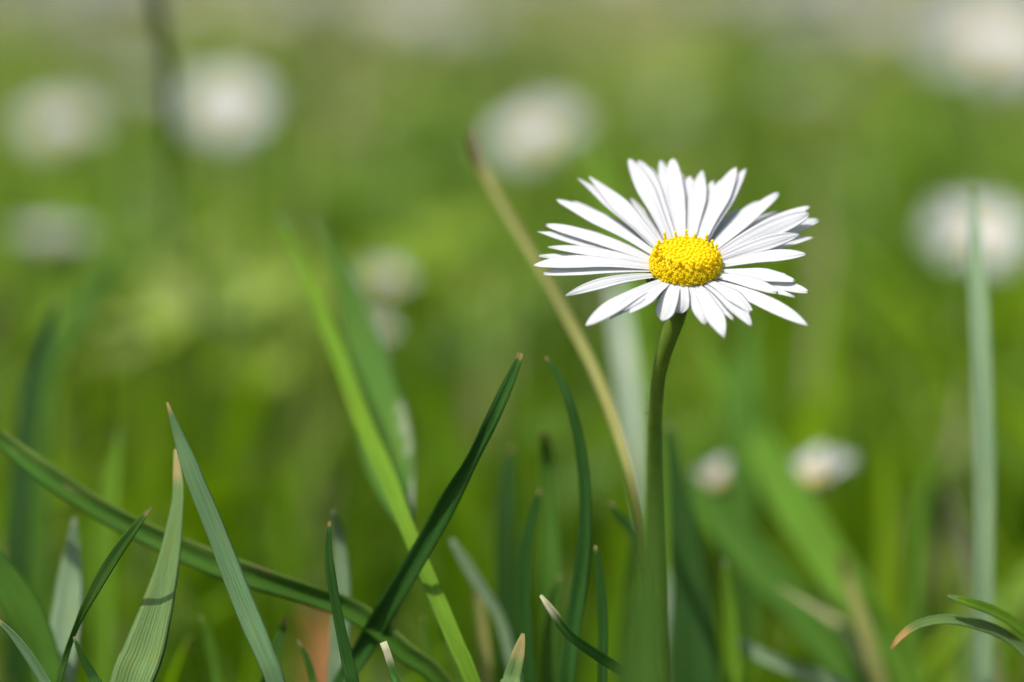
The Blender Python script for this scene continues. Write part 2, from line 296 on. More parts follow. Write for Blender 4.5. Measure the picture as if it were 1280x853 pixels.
G = 'grass blades standing near the daisy'
BLADES = [
 # in or near focus, left to right
 ([(209,503,3,221,20),(222,540,13,221,10),(240,590,22,220.5,-5),(270,665,27,220,-15),(305,755,27,219,-5),(332,820,25,218),(352,880,24,218)], "sharp bluish green blade with pointed brown tip, leaning left over the ribbed blade", 'bluish', 0.14, 0.1),
 ([(220,562,5,226),(222,592,11,225),(223,625,17,224,25),(214,690,29,223,15),(198,755,42,222,5),(180,815,51,221),(158,880,56,220)], "broad pale ribbed blade with dried yellow tip, in front of the long slanting blade", 'ribbed', 0.14, 0.1),
 ([(189,635,2,219),(170,658,11,219,-10),(140,700,15,220,-10),(112,748,13,220.5,-15),(93,788,8,221,-30),(80,830,9,222),(70,880,9,222)], "small sharp green blade pointing up right to the ribbed blade's shoulder", 'green', 0.2, 0.2),
 ([(92,796,3,219),(104,822,9,219,20),(118,850,12,219),(130,885,13,219)], "short dark blade at the bottom left under the small pointed blade", 'dark', 0.3, 0.0),
 ([(-40,520,10,234),(0,546,20,234,-10),(60,592,27,233,-15),(150,648,29,232,-5),(270,703,32,230,-15),(380,738,32,229),(450,768,30,229,-25),(505,812,28,229,-10),(570,875,26,229)], "long thick blade slanting down across the left half with pale brown flecked upper edge", 'stripe', 0.35, 0.5),
 ([(652,442,7,222),(644,462,12,222),(622,510,18,222,-10),(590,572,17,223,-35),(562,622,25,224,-30),(535,675,26,225,-10),(500,735,28,227,-10),(468,785,26,229,-30),(435,845,24,230),(420,885,24,230)], "dark green blade with blunt cut tip, crossing behind the bright blade", 'dark', 0.35, 0.3),
 ([(352,272,7,262),(372,318,12,258,-10),(400,385,17,253,-10),(428,455,20,247,-15),(455,530,22,241,-15),(485,598,23,235,-20),(512,665,21,230,-10),(540,735,21,227,-30),(568,800,22,225,-15),(600,875,22,224)], "long bright green blade leaning left, its back half soft, joined by a thinner leaf", 'bright', 0.35, 0.3),
 ([(396,272,6,266),(416,315,15,264,10),(438,365,30,262,15),(456,430,50,259,10),(472,500,66,255,5),(484,560,66,249),(496,612,50,243),(508,655,24,235),(520,700,10,230)], "thin wide leaf with pale right edge beside the long bright blade", 'membrane', 0.12, 0.1),
 ([(592,165,15,262),(603,200,17,258),(622,238,16,255),(665,310,17,250),(712,392,19,246),(748,462,20,242),(772,525,20,238),(788,580,17,234),(799,628,14,234),(810,690,12,236),(822,780,10,240),(828,890,10,242)], "dry tan stalk with brown tip leaning left behind the white daisy", 'tan', 0.5, 0.8),
 ([(682,446,3,229),(697,468,8,228),(712,500,12,227,15),(724,545,14,227,10),(731,600,16,227),(732,655,17,227),(726,720,20,227,-10),(716,790,22,227),(708,870,22,227)], "tall dark blade with thin tip curving left, left of the daisy stem", 'dark', 0.3, 0.15),
 ([(680,538,8,246),(684,575,18,248),(688,640,22,248),(690,740,24,247),(690,870,24,247)], "dull soft blade behind the dark curved blade", 'broad', 0.2, 0.1),
 ([(675,612,4,234),(668,640,12,234),(657,690,18,234),(655,750,20,234),(662,870,20,234)], "short dark blade with soft edges left of the curved blade", 'dark', 0.2, 0.1),
 ([(676,744,4,217),(690,762,11,217),(712,790,15,217.5,20),(740,812,15,218,15),(772,834,14,219),(800,855,13,220),(830,890,12,220)], "small bright blade with pale tip pointing up left at the bottom centre", 'stub', 0.35, 0.4),
 ([(744,682,4,225),(750,720,10,225),(754,780,13,225),(753,870,13,225)], "thin dark upright blade behind the small bright pointed blade", 'dark', 0.25, 0.1),
 ([(412,652,4,219),(412,690,11,219,20),(415,730,13,219,-20),(424,775,14,219),(436,830,16,219),(446,880,16,219)], "narrow wavy dark blade in sharp focus before a paler one", 'dark', 0.3, 0.2),
 ([(417,640,5,233),(424,670,16,235),(428,740,22,235),(424,810,24,235),(420,880,24,235)], "soft pale blade directly behind the narrow wavy dark blade", 'pale', 0.15, 0.1),
 ([(481,802,11,219),(487,818,11,219),(495,845,12,219),(506,885,12,219)], "short stub with pale cut end at the bottom edge", 'stub', 0.5, 0.6),
 ([(654,792,4,218),(649,815,17,218),(640,850,25,218),(634,885,27,218)], "short pointed blade with pale papery streak at the bottom centre", 'ribbed', 0.2, 0.1),
 ([(1114,812,5,223),(1128,795,11,223),(1150,781,14,223),(1185,775,15,223),(1225,782,15,223,15),(1265,802,16,224),(1310,850,16,224),(1330,900,14,224)], "arching blade with orange brown dead tip at the bottom right", 'browntip', 0.25, -0.5),
 ([(1184,745,3,222),(1210,753,11,222,10),(1240,764,15,223),(1275,785,15,224),(1320,830,15,225),(1350,900,14,225)], "pointed green blade above the brown tipped one at the right edge", 'bright', 0.25, -0.4),
 ([(1217,240,8,256),(1220,300,16,253),(1225,380,23,250),(1229,480,27,248),(1232,600,27,247),(1231,720,26,246),(1230,800,25,246),(1230,885,25,246)], "tall pale grey green stalk standing upright near the right edge", 'pale', 0.35, 0.2),
 ([(880,425,10,312),(904,475,26,306),(937,535,44,296),(990,625,54,286),(1050,720,54,270),(1100,800,50,268),(1150,890,46,266)], "wide blurred bright green blade slanting down to the right of the daisy stem", 'soft', 0.2, 0.2),
 ([(852,590,16,280),(900,650,44,278),(960,715,50,276),(1020,785,48,274),(1080,880,44,272)], "wide blurred mid green blade below the bright slanting one", 'broad', 0.2, 0.2),
 ([(93,648,6,238),(90,700,24,238),(84,770,38,237),(76,830,42,236),(70,885,42,236)], "soft pale grey blade upright in the bottom left corner", 'pale', 0.15, 0.1),
 ([(-45,655,16,232),(-5,712,36,232,-15),(30,765,46,232,-15),(55,820,44,232),(70,885,42,232)], "wide dark green blade arching in from the left edge", 'broad', 0.3, 0.2),
 ([(-6,772,4,219),(16,793,10,219),(38,822,13,219),(58,855,14,219),(75,895,14,219)], "small sharp blade at the lower left corner", 'bluish', 0.3, 0.3),
 ([(72,375,5,268),(55,430,20,266),(38,500,26,264),(28,590,28,262),(22,720,28,260),(20,870,28,260)], "dark blurred upright blade near the left edge", 'broaddk', 0.2, 0.1),
 ([(186,-60,12,300),(200,20,16,306),(210,110,15,322),(216,200,12,350),(222,290,10,390),(228,360,8,440),(232,420,7,480)], "dark thin stalk rising out of the top left in front of two blurred daisies", 'dark', 0.3, 0.1),
 ([(358,772,4,231),(350,800,13,231),(336,850,18,231),(326,890,20,231)], "short soft green blade left of the orange brown patch", 'green', 0.2, 0.1),
 ([(834,530,8,258),(844,590,24,257),(856,670,40,256),(866,760,58,255),(874,900,70,254)], "broad dark blade rising right of the daisy stem", 'broaddk', 0.25, 0.2),
 ([(824,490,3,177),(822,580,12,176.5),(817,660,28,176),(810,740,46,175.5),(804,830,60,175),(800,915,68,175)], "broad soft green leaf rising in front of the daisy's lower stem", 'front', 0.25, 0.2),
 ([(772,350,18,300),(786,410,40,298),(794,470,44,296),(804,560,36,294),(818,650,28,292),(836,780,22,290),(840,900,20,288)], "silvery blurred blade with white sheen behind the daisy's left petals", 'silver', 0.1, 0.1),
 ([(925,800,10,250),(955,820,18,249),(1000,838,20,248),(1050,856,20,247),(1090,900,18,246)], "pale whitish blade lying low right of the stem", 'pale', 0.35, 0.3),
 ([(762,628,4,237),(778,650,11,237),(798,675,13,237),(812,720,12,237),(816,870,12,237)], "tiny dark sliver of grass left of the stem", 'dark', 0.2, 0.1),
 ([(564,674,6,240),(582,702,15,240),(604,738,17,240),(628,780,15,240),(650,880,14,240)], "soft silver blade between the bright blade and the dark ones", 'pale', 0.3, 0.3),
 ([(640,560,5,252),(634,600,20,251),(632,700,26,250),(636,870,26,250)], "dim dark blade left of the dull soft blade", 'broaddk', 0.2, 0.1),
 ([(158,300,6,300),(128,350,18,298),(92,400,26,296),(60,470,26,294),(50,600,26,292),(48,870,26,290)], "faint blurred green blade leaning right at the left side", 'broad', 0.2, 0.1),
 ([(738,180,6,300),(756,230,18,298),(775,300,22,296),(800,420,22,294),(820,600,22,292),(830,870,22,290)], "faint green blade rising behind the daisy's upper left petals", 'bright', 0.2, 0.1),
 ([(940,390,8,300),(935,440,26,298),(930,500,34,296),(928,600,34,294),(930,870,34,292)], "blurred dark green blade behind the right petals", 'broad', 0.2, 0.1),
 ([(150,540,4,262),(140,600,20,261),(132,690,28,260),(130,870,28,260)], "faint yellowish blade behind the small pointed blade", 'bright', 0.2, 0.1),
 ([(528,770,3,238),(534,800,9,238),(540,840,11,238),(544,890,11,238)], "thin faint green blade just right of the bright blade's foot", 'soft', 0.3, 0.2),
 ([(590,700,3,244),(598,745,11,244),(606,800,14,244),(612,890,14,244)], "faint straw coloured blade behind the silver one at the bottom centre", 'tan', 0.3, 0.2),
 ([(372,800,3,228),(384,822,8,228),(392,850,10,228),(398,890,10,228)], "tiny green blade in front of the orange brown patch", 'green', 0.3, 0.2),
 ([(250,770,4,240),(262,800,12,240),(270,840,15,240),(276,890,15,240)], "short soft green blade between the ribbed and the bluish blade", 'soft', 0.3, 0.2),
 ([(905,700,4,248),(912,750,15,248),(916,810,19,248),(918,890,19,248)], "soft bright upright blade just right of the broad dark one", 'bright', 0.3, 0.2),
 ([(1165,560,5,275),(1152,640,17,274),(1146,730,20,273),(1142,880,20,272)], "faint green blade left of the tall pale stalk", 'soft', 0.3, 0.2),
 ([(1050,690,5,262),(1066,740,15,261),(1086,800,18,260),(1110,890,18,260)], "faint straw blade crossing the foot of the bright slanting one", 'tan', 0.3, 0.2),
 ([(700,720,4,236),(694,750,14,236),(688,800,18,236),(686,880,18,236)], "short dull blade among the dark ones at the bottom centre", 'broad', 0.2, 0.1),
]
for pts, label, mat, fold, roll in BLADES:
    blade(pts, label, mat, fold=fold, roll=roll, group=G)

blade([(366,762,16,325),(386,785,50,322,10),(400,812,64,320),(402,850,56,318),(398,905,40,316)], "blurred orange brown dead leaf low between the grass blades", 'brown', name='dead_leaf', cat='dead leaf', fold=0.3, root=False, thick=0.3, ragged=0.15)

# ------------------------------------------------------------------ the daisy in focus
def tube(path, radii, sides=14, seed=0.2):
    P = np.array(path); n = len(P); T = np.gradient(P, axis=0); T /= np.linalg.norm(T, axis=1)[:, None]
    a = np.array([1.0, 0, 0]); verts = []; v_ = []
    for i in range(n):
        s = a - T[i] * (a @ T[i]); s /= np.linalg.norm(s); b = np.cross(T[i], s)
        for j in range(sides):
            t = 2 * math.pi * j / sides; r = radii[i] * (1 + 0.04 * math.sin(3 * t + i * 0.2))
            verts.append(P[i] + (s * math.cos(t) + b * math.sin(t)) * r); v_.append(i / (n - 1))
    faces = [(i * sides + j, i * sides + (j + 1) % sides, (i + 1) * sides + (j + 1) % sides, (i + 1) * sides + j) for i in range(n - 1) for j in range(sides)]
    faces.append(tuple(range(sides - 1, -1, -1))); faces.append(tuple(range((n - 1) * sides, n * sides)))
    return verts, faces, v_

_t = (1 + 5 ** 0.5) / 2
import bmesh
def ico(sub):
    bm = bmesh.new(); bmesh.ops.create_icosphere(bm, subdivisions=sub, radius=1.0)
    V = np.array([v.co[:] for v in bm.verts]); Fc = [tuple(v.index for v in f.verts) for f in bm.faces]; bm.free(); return V, Fc
ICO1 = ico(1); ICO2 = ico(2)

class Acc:
    def __init__(s): s.V = []; s.F = []; s.n = 0; s.r = []; s.mi = []
    def add(s, V, Fc, r=0.5, mi=0):
        s.V.append(np.asarray(V)); s.F += [tuple(i + s.n for i in f) for f in Fc]; s.mi += [mi] * len(Fc); s.r += [r] * len(V); s.n += len(V)
    def blob(s, c, axis, r, l, rnd, mi=0, I=ICO1):
        z = np.array(axis, float); z /= np.linalg.norm(z); a = np.array([1.0, 0, 0]) if abs(z[0]) < 0.8 else np.array([0, 1.0, 0])
        x = np.cross(a, z); x /= np.linalg.norm(x); y = np.cross(z, x)
        V = I[0]; s.add(np.array(c) + V[:, :1] * x * r + V[:, 1:2] * y * r + V[:, 2:] * z * l, I[1], rnd, mi)
    def mesh(s, name, mats):
        return make_mesh(name, np.vstack(s.V), s.F, {'rnd': s.r}, mats, s.mi)

def disc_mesh(name, Rd=2.66, H=1.62, count=290, detail=True, seed=3):
    """domed cushion of tube florets in mm: buds in the middle, open ones with knobbed styles towards the rim"""
    rr = random.Random(seed); A = Acc()
    # profile: flat-topped cushion, slightly dished in the middle
    ts = np.linspace(0, 1, 200); ang = ts * math.pi / 2
    pr = Rd * np.sin(ang) ** 0.62; pz = H * np.cos(ang) ** 0.75 - 0.14 * np.exp(-(pr / 0.9) ** 2)
    dl = np.hypot(np.diff(pr), np.diff(pz)); area = np.concatenate([[0], np.cumsum(dl * (pr[1:] + pr[:-1]) / 2)])
    # solid core
    K = 40; V = []; Fc = []
    idx = np.linspace(0, 199, 18).astype(int)
    for i in idx:
        for j in range(K): a = 2 * math.pi * j / K; V.append(((pr[i] - 0.01) * math.cos(a), (pr[i] - 0.01) * math.sin(a), pz[i] - 0.02))
    V = np.array(V)
    for i in range(len(idx) - 1):
        for j in range(K): Fc.append((i * K + j, (i + 1) * K + j, (i + 1) * K + (j + 1) % K, i * K + (j + 1) % K))
    A.add(V, Fc, 0.35)
    for i in range(count):
        a_ = (i + 0.5) / count * area[-1]; q = int(np.searchsorted(area, a_)); q = min(max(q, 1), 198)
        th = i * 2.399963 + rr.uniform(-0.05, 0.05); r, z = pr[q], pz[q]
        tr, tz = pr[q + 1] - pr[q - 1], pz[q + 1] - pz[q - 1]; l = math.hypot(tr, tz); nr, nz = -tz / l, tr / l
        nrm = np.array([nr * math.cos(th), nr * math.sin(th), nz]); nrm += np.array([rr.uniform(-.12, .12) for _ in range(3)]); nrm /= np.linalg.norm(nrm)
        c = np.array([r * math.cos(th), r * math.sin(th), z]); f = i / count; rnd = rr.random()
        if f < 0.28 or not detail:
            A.blob(c + nrm * 0.02, nrm, 0.16 * rr.uniform(.8, 1.2), 0.16, rnd, I=ICO2)
        else:
            h = rr.uniform(0.08, 0.16)
            A.blob(c + nrm * 0.0, nrm, 0.155 * rr.uniform(.85, 1.2), 0.20, rnd)
            x = np.cross(nrm, [0.3, 0.5, 0.8]); x /= np.linalg.norm(x); y = np.cross(nrm, x); ph = rr.random() * 6
            open_ = rr.random() < (0.45 if f < 0.5 else 0.85)
            for k_ in range(5):
                t = ph + k_ * 2 * math.pi / 5; d = x * math.cos(t) + y * math.sin(t)
                sp = 0.13 if open_ else 0.06
                A.blob(c + nrm * (h + (0.02 if open_ else 0.08)) + d * sp, d * (0.8 if open_ else 0.3) + nrm * 0.5, 0.072, 0.105, min(1, rnd + 0.15))
            if rr.random() < 0.4:
                A.blob(c + nrm * (h + 0.10), nrm, 0.075, 0.10, min(1, rnd + .2))
    if detail:  # long knobbed florets standing up round the rim
        for k_ in range(17):
            th = k_ * 2 * math.pi / 17 + rr.uniform(-.1, .1); r = Rd * rr.uniform(0.80, 0.93)
            c = np.array([r * math.cos(th), r * math.sin(th), H * 0.82]); ax = np.array([0.12 * math.cos(th), 0.12 * math.sin(th), 1.0]); h = rr.uniform(0.22, 0.5)
            A.blob(c + ax * h * 0.3, ax, 0.17, 0.28, 0.7); A.blob(c + ax * (h * 0.75), ax, 0.075, 0.22, 0.8); A.blob(c + ax * (h + 0.10), ax, 0.15, 0.17, 0.85)
            if rr.random() < 0.6:
                for s in (-1, 1): A.blob(c + ax * h * 0.45 + np.array([-math.sin(th), math.cos(th), 0]) * 0.12 * s, ax, 0.06, 0.13, 0.8)
        for k_ in range(70):  # pale curled styles at the foot of the cushion
            th = rr.random() * 2 * math.pi; r = Rd * rr.uniform(0.98, 1.08); z0 = rr.uniform(-0.08, 0.28)
            for s in range(4):
                t2 = th + 0.035 * s; bb = np.array([(r + 0.04 * math.sin(s * 1.4)) * math.cos(t2), (r + 0.04 * math.sin(s * 1.4)) * math.sin(t2), z0 + 0.07 * math.sin(s * 1.0)])
                A.blob(bb, (math.cos(th), math.sin(th), 0.6), 0.042, 0.055, rr.random(), 1)
    A.V = [v * MM for v in A.V]
    return A.mesh(name, [M_FLOR, M_CURL])

def petal_mesh(b, t, up, width, roll=0.0, bow=0.08, bend=0.0, seed=0.5, tipround=0.55, n=22, m=8, channel=0.10, thick=0.10 * MM, twist=0.0, notch=0.0, tipp=0.62):
    """strap-shaped ray floret from base b to tip t, in metres"""
    b = np.array(b); t = np.array(t); up = np.array(up); ax = t - b; L = np.linalg.norm(ax); ax /= L
    sd0 = np.cross(ax, up); sd0 /= np.linalg.norm(sd0); n0 = np.cross(sd0, ax)
    c1 = b + (t - b) * 0.5 + n0 * bow * L + sd0 * bend * L
    verts = []; u_ = []; v_ = []
    for i in range(n):
        s = i / (n - 1); s = s ** 0.9 if s < 1 else 1.0
        p = b * (1 - s) ** 2 + c1 * 2 * s * (1 - s) + t * s * s
        tg = (c1 - b) * (1 - s) + (t - c1) * s; tg /= np.linalg.norm(tg)
        sd = np.cross(tg, up); sd /= np.linalg.norm(sd); nn = np.cross(sd, tg)
        a = roll + twist * s; sd, nn = sd * math.cos(a) + nn * math.sin(a), nn * math.cos(a) - sd * math.sin(a)
        prof = (0.34 + 0.66 * min(1, (s / 0.62)) ** 0.85)
        if s > tipround: q = (s - tipround) / (1 - tipround); prof *= max(0.0, 1 - q ** 2.0) ** tipp
        w = max(width / 2 * prof * (1 + 0.05 * math.sin(s * 9 + seed * 50)), 0.05 * MM); wav = 0.035 * width * math.sin(s * 11 + seed * 70)
        for side in (1, -1):
            rngj = range(m + 1) if side == 1 else range(m - 1, 0, -1)
            for j in rngj:
                u = -1 + 2 * j / m
                ch = channel * w * (u * u) + wav * u * s - 0.022 * w * math.cos(u * 7.5) * math.sin(math.pi * min(1, s * 1.1) if s < .9 else 0)
                th = thick * 0.5 * (1 - abs(u) ** 3 * 0.8)
                pp = p + sd * u * w + nn * (ch + side * th)
                if notch and s > 0.97: pp = pp - tg * notch * (1 - abs(abs(u) - 0.45) * 1.6)
                verts.append(pp); u_.append(u); v_.append(s)
    Lr = 2 * m
    faces = [(i * Lr + j, i * Lr + (j + 1) % Lr, (i + 1) * Lr + (j + 1) % Lr, (i + 1) * Lr + j) for i in range(n - 1) for j in range(Lr)]
    faces.append(tuple(range(Lr - 1, -1, -1))); faces.append(tuple(range((n - 1) * Lr, n * Lr)))
    return verts, faces, {'u': u_, 'v': v_, 'rnd': [seed] * len(verts)}

D0 = 0.2205
HEAD = at(857, 334, D0)
TILT = math.radians(33)
NRM = (U * math.cos(TILT) - F * math.sin(TILT)).normalized()
HX = R.copy(); HY = NRM.cross(HX).normalized()              # HY points away from the camera
STEM_PTS = [(848, 383, 220.8), (843, 402, 221), (833, 430, 221.5), (824, 465, 222.5), (819, 510, 224), (818, 570, 226.5), (821, 660, 230), (825, 760, 234), (828, 870, 238)]
stem_path = [list(at(x, y, d * MM)) for x, y, d in STEM_PTS]
last = stem_path[-1]; stem_path.append([last[0] + 0.0005, last[1] + 0.003, last[2] * 0.5]); stem_path.append([last[0], last[1] + 0.004, -0.002])
base_pt = Vector((last[0], last[1] + 0.004, 0.0))
daisy = link('daisy', None, loc=base_pt)
tag(daisy, "white daisy in sharp focus with yellow centre, the only one near the camera", 'daisy', 'daisies growing in the lawn')

def local(verts): return [np.array(v) - np.array(base_pt) for v in verts]

S = spline([p + [0.0] for p in stem_path], 60)[:, :3]
v, f, vv = tube(S, [(0.55 + 0.10 * i / 59 + 0.25 * max(0, 1 - i / 5)) * MM for i in range(60)], 16)
rh = random.Random(4)
for _ in range(420):      # fine hairs, part of the stem's own surface
    i = int(rh.random() ** 1.2 * 26); a = rh.random() * 6.283; T_ = S[i + 1] - S[i]; T_ /= np.linalg.norm(T_)
    s1 = np.cross(T_, [0, 1, 0]); s1 /= np.linalg.norm(s1); s2 = np.cross(T_, s1); d_ = s1 * math.cos(a) + s2 * math.sin(a); q_ = np.cross(T_, d_)
    p_ = S[i] + (S[i + 1] - S[i]) * rh.random() + d_ * 0.00055; l_ = rh.uniform(.25, .6) * MM; tip = p_ + d_ * l_ + T_ * l_ * rh.uniform(-.2, .5)
    b0 = len(v); v += [p_ + q_ * 0.000018, p_ - q_ * 0.000018, p_ + T_ * 0.00003, tip]; vv += [0.5] * 4; f += [(b0, b0 + 1, b0 + 3), (b0 + 1, b0 + 2, b0 + 3), (b0 + 2, b0, b0 + 3)]
link('stem', make_mesh('stem', local(v), f, {'v': vv}, [M_STEM]), daisy)

def H3(x, y, z):   # head coordinates in mm
    return np.array(HEAD + (HX * x + HY * y + NRM * z) * MM)
# receptacle
v = []; f = []
prof = [(2.55, 0.05), (2.72, -0.12), (2.65, -0.50), (2.4, -1.2), (1.6, -2.1), (0.95, -2.75), (0.6, -3.1)]
for r_, z_ in prof:
    for j in range(28): a = 2 * math.pi * j / 28; v.append(H3(r_ * math.cos(a), r_ * math.sin(a), z_))
for i in range(len(prof) - 1):
    for j in range(28): f.append((i * 28 + j, i * 28 + (j + 1) % 28, (i + 1) * 28 + (j + 1) % 28, (i + 1) * 28 + j))
f.append(tuple(range(28)))
link('receptacle', make_mesh('receptacle', local(v), f, {}, [M_RECP]), daisy)
for k_ in range(14):
    a = 2 * math.pi * (k_ + 0.3) / 14; ca, sa = math.cos(a), math.sin(a)
    outr = random.uniform(3.0, 3.5); zt = random.uniform(-1.2, -0.8)
    vv, ff, aa = petal_mesh(H3(0.9 * ca, 0.9 * sa, -2.95), H3(outr * ca, outr * sa, zt), -np.array(NRM) * 0.7 + np.array(HX * ca + HY * sa), 1.7 * MM, bow=0.13, seed=random.random(), tipround=0.25, n=12, m=6, channel=-0.25, thick=0.16 * MM)
    link('bract', make_mesh('bract', local(vv), ff, aa, [M_BRACT]), daisy)

def tip_on(px, py, lift):
    """point on the line of sight whose elevation over the head plane is lift degrees, measured from the petal ring"""
    tl = math.tan(math.radians(lift)); best = None
    for d in np.linspace(0.205, 0.238, 1200):
        q = at(px, py, d) - HEAD; x, y, z = q.dot(HX), q.dot(HY), q.dot(NRM); r = math.hypot(x, y)
        e = abs(z + 0.0002 - (r - 0.0023) * tl)
        if best is None or e < best[0]: best = (e, x * 1000, y * 1000, z * 1000)
    return best[1:]

# tip px, tip py, lift deg, width mm, roll deg, bow, sideways bend, layer z
PETALS = [
 (672,290, 6,1.95, 14,.05, .00, .10), (681,281, 9,1.90, 10,.06, .01, .05), (685,309, 5,1.50, 16,.05, .00,.14), (672,320, 1,1.60, 10,.03, .00,-.25),
 (667,332, 2,1.75, 14,.09, .00, .05), (678,343,-1,1.85, 16,.06, .00,-.05), (707,370, 0,1.35,22,.10, .00,-.15), (732,408, 0,1.90, 6,.08,-.01, .10),
 (770,391, 2,1.70, 12,.06, .00, .00), (786,393, 1,2.05,-4,.07, .00, .10), (828,402,-18,1.85, 0,.20, .00, .25), (849,393,-22,1.75, 0,.22, .00, .35),
 (880,407,-8,1.75, 0,.13,-.01, .08), (905,423, -4,2.00,-4,.10, .00, .00), (940,392,-2,1.95, 4,.13,-.01, .12), (940,409,-5,1.95, 4,.14,-.01,-.05),
 (1011,408,-2,2.0,-10,.06,-.01,-.25), (973,367, 2,1.75,-6,.09,-.01, .18), (995,352, 3,1.9,-10,.08, .01, .10), (1012,366,-1,1.9,-10,.06, .00,-.15),
 (1009,318, 5,1.80,-14,.08, .01, .05), (1018,297, 4,1.90,-10,.07, .00,-.20), (1025,275, 8,2.00,-12,.06, .00,-.05), (1012,267,15,2.20,-38,.03,-.03, .45),
 (1000,293,12,1.60,-42,.03,-.02, .35), (1013,258,12,1.90,-10,.06, .00, .05), (974,241,13,1.90, -6,.04, .00, .12), (973,264, 4,1.70, -6,.02, .00,-.30),
 (932,211,18,1.70, 0,.05,-.01,-.02), (920,209,20,2.00, 4,.05, .00, .10), (923,261, 5,1.70, 0,.02, .00,-.35), (891,226,15,1.80, 0,.04, .00,-.12),
 (878,213,19,1.85, 3,.04, .00, .08), (862,220,17,1.75, 0,.03, .00,-.10), (840,198,21,1.90, 0,.03, .00, .06), (826,200,20,1.75, 4,.04, .00,-.04),
 (799,200,21,2.05, 4,.04, .01, .02), (786,198,21,1.85,-4,.05, .01, .12), (788,247, 6,1.50, 0,.00, .00,-.35), (736,221,16,2.05, 4,.05, .01, .10),
 (722,223,14,1.70, 2,.05, .01,-.04), (715,252, 8,1.80, 4,.04, .00,-.30), (696,250,10,1.80, 6,.06, .01, .08), (749,266, 4,1.60, 0,.02, .00,-.40),
 (903,225,17,1.70, 0,.04, .00, .00),
 (704,286, 4,1.5, 8,.05, .00,-.22), (680,326, 0,1.5, 8,.05, .00,-.32), (762,399,-2,1.6, 4,.07, .00,-.20), (917,402,-6,1.7, 0,.12, .00,-.2), (891,404,-8,1.6, 0,.12, .00,-.22),
 (1003,300, 3,1.6,-6,.05, .00,-.34), (985,345, 1,1.6,-6,.06, .00,-.30), (851,216,15,1.6, 0,.03, .00,-.24), (812,208,17,1.6, 0,.03, .00,-.2), (994,372,0,1.6,-6,.07,.00,-.35), (948,252,9,1.6,0,.03,.0,-.3),
]
for i, (px, py, lift, w, roll, bow, bend, lz) in enumerate(PETALS):
    x, y, z = tip_on(px, py, lift); a = math.atan2(y, x)
    b = H3(2.25 * math.cos(a), 2.25 * math.sin(a), -0.18 + lz * 0.5); L = math.hypot(x, y)
    print('petal', i, (px, py), 'len %.1f az %.0f' % (math.sqrt(x * x + y * y + z * z), math.degrees(a)))
    # head roll: widen towards the viewer
    vv, ff, aa = petal_mesh(b, H3(x, y, z), NRM, w * (0.90 if i in (10, 11) else 0.78) * MM, math.radians(roll), bow, bend, random.random(), tipround=.76 if i in (10, 11) else random.uniform(.45, .64), channel=random.uniform(.05, .2), twist=math.radians(random.uniform(-12, 12)), tipp=random.choice([.55, .62, .75, .9]), notch=random.choice([0, .15 * MM, .25 * MM, .35 * MM]))
    link('petal', make_mesh('petal', local(vv), ff, aa, [M_PETAL]), daisy)
fd = link('flower_disc', disc_mesh('flower_disc'), daisy)
rot = Matrix((HX, HY, NRM)).transposed()
fd.matrix_local = Matrix.Translation(HEAD - base_pt) @ rot.to_4x4()

# ------------------------------------------------------------------ daisies further back
def back_daisy_parts(seed, nray, rad, cup, wid, stem_h, Rd=2.6):
    rr = random.Random(seed)
    V = []; Fc = []; A = {'u': [], 'v': [], 'rnd': []}
    for k_ in range(nray):
        if rr.random() < 0.07 or math.sin(k_ * 0.55 + seed) > 0.9: continue
        a = 2 * math.pi * (k_ + rr.uniform(-.25, .25)) / nray; L = rad * rr.uniform(.88, 1.06); e = math.radians(cup + rr.uniform(-16, 16)); L *= 1 + 0.14 * math.sin(a * 2 + seed)
        b = np.array([2.1 * math.cos(a), 2.1 * math.sin(a), rr.uniform(-.3, .1)]) * MM
        t = np.array([(2.1 + (L - 2.1) * math.cos(e)) * math.cos(a), (2.1 + (L - 2.1) * math.cos(e)) * math.sin(a), (L - 2.1) * math.sin(e)]) * MM
        v, f, at_ = petal_mesh(b, t, (0, 0, 1), wid * MM, rr.uniform(-.2, .2), rr.uniform(.03, .1), 0, rr.random(), n=8, m=4)
        o = len(V); V += v; Fc += [tuple(i + o for i in q) for q in f]
        for kk in A: A[kk] += at_[kk]
    rays = (V, Fc, A)
    S_ = spline([[0, 0, -2.2 * MM, 0], [1.0 * MM, 1 * MM, -stem_h * 0.35, 0], [0, 2 * MM, -stem_h * 0.7, 0], [-1 * MM, 2 * MM, -stem_h - 0.002, 0]], 12)[:, :3]
    sv, sf, sa = tube(S_, [0.65 * MM] * 12, 8)
    cv = []; cf = []
    pr_ = [(2.3, 0.0), (2.9, -0.3), (2.2, -1.4), (0.7, -2.5)]
    for r_, z_ in pr_:
        for j in range(14): a = 2 * math.pi * j / 14; s = 1 + 0.1 * (j % 2); cv.append((r_ * s * math.cos(a) * MM, r_ * s * math.sin(a) * MM, z_ * MM))
    for i in range(3):
        for j in range(14): cf.append((i * 14 + j, i * 14 + (j + 1) % 14, (i + 1) * 14 + (j + 1) % 14, (i + 1) * 14 + j))
    cf.append(tuple(range(14)))
    return rays, (sv, sf, sa), (cv, cf)

disc_lo = disc_mesh('flower_disc', 2.5, 1.3, 90, False, 9)
VAR = []
for s_, nr, rad, cup, wd in ((1, 42, 10.5, 14, 2.1), (2, 38, 9.0, 30, 2.1), (3, 46, 11.0, 5, 2.0), (4, 30, 8.5, 55, 2.2)):
    rays, st, cu = back_daisy_parts(s_, nr, rad, cup, wd, 0.052)
    VAR.append((make_mesh('ray_petals', rays[0], rays[1], rays[2], [M_PETAL]), make_mesh('stem', st[0], st[1], {'v': st[2]}, [M_STEM]), make_mesh('bract_cup', cu[0], cu[1], {}, [M_BRACT])))

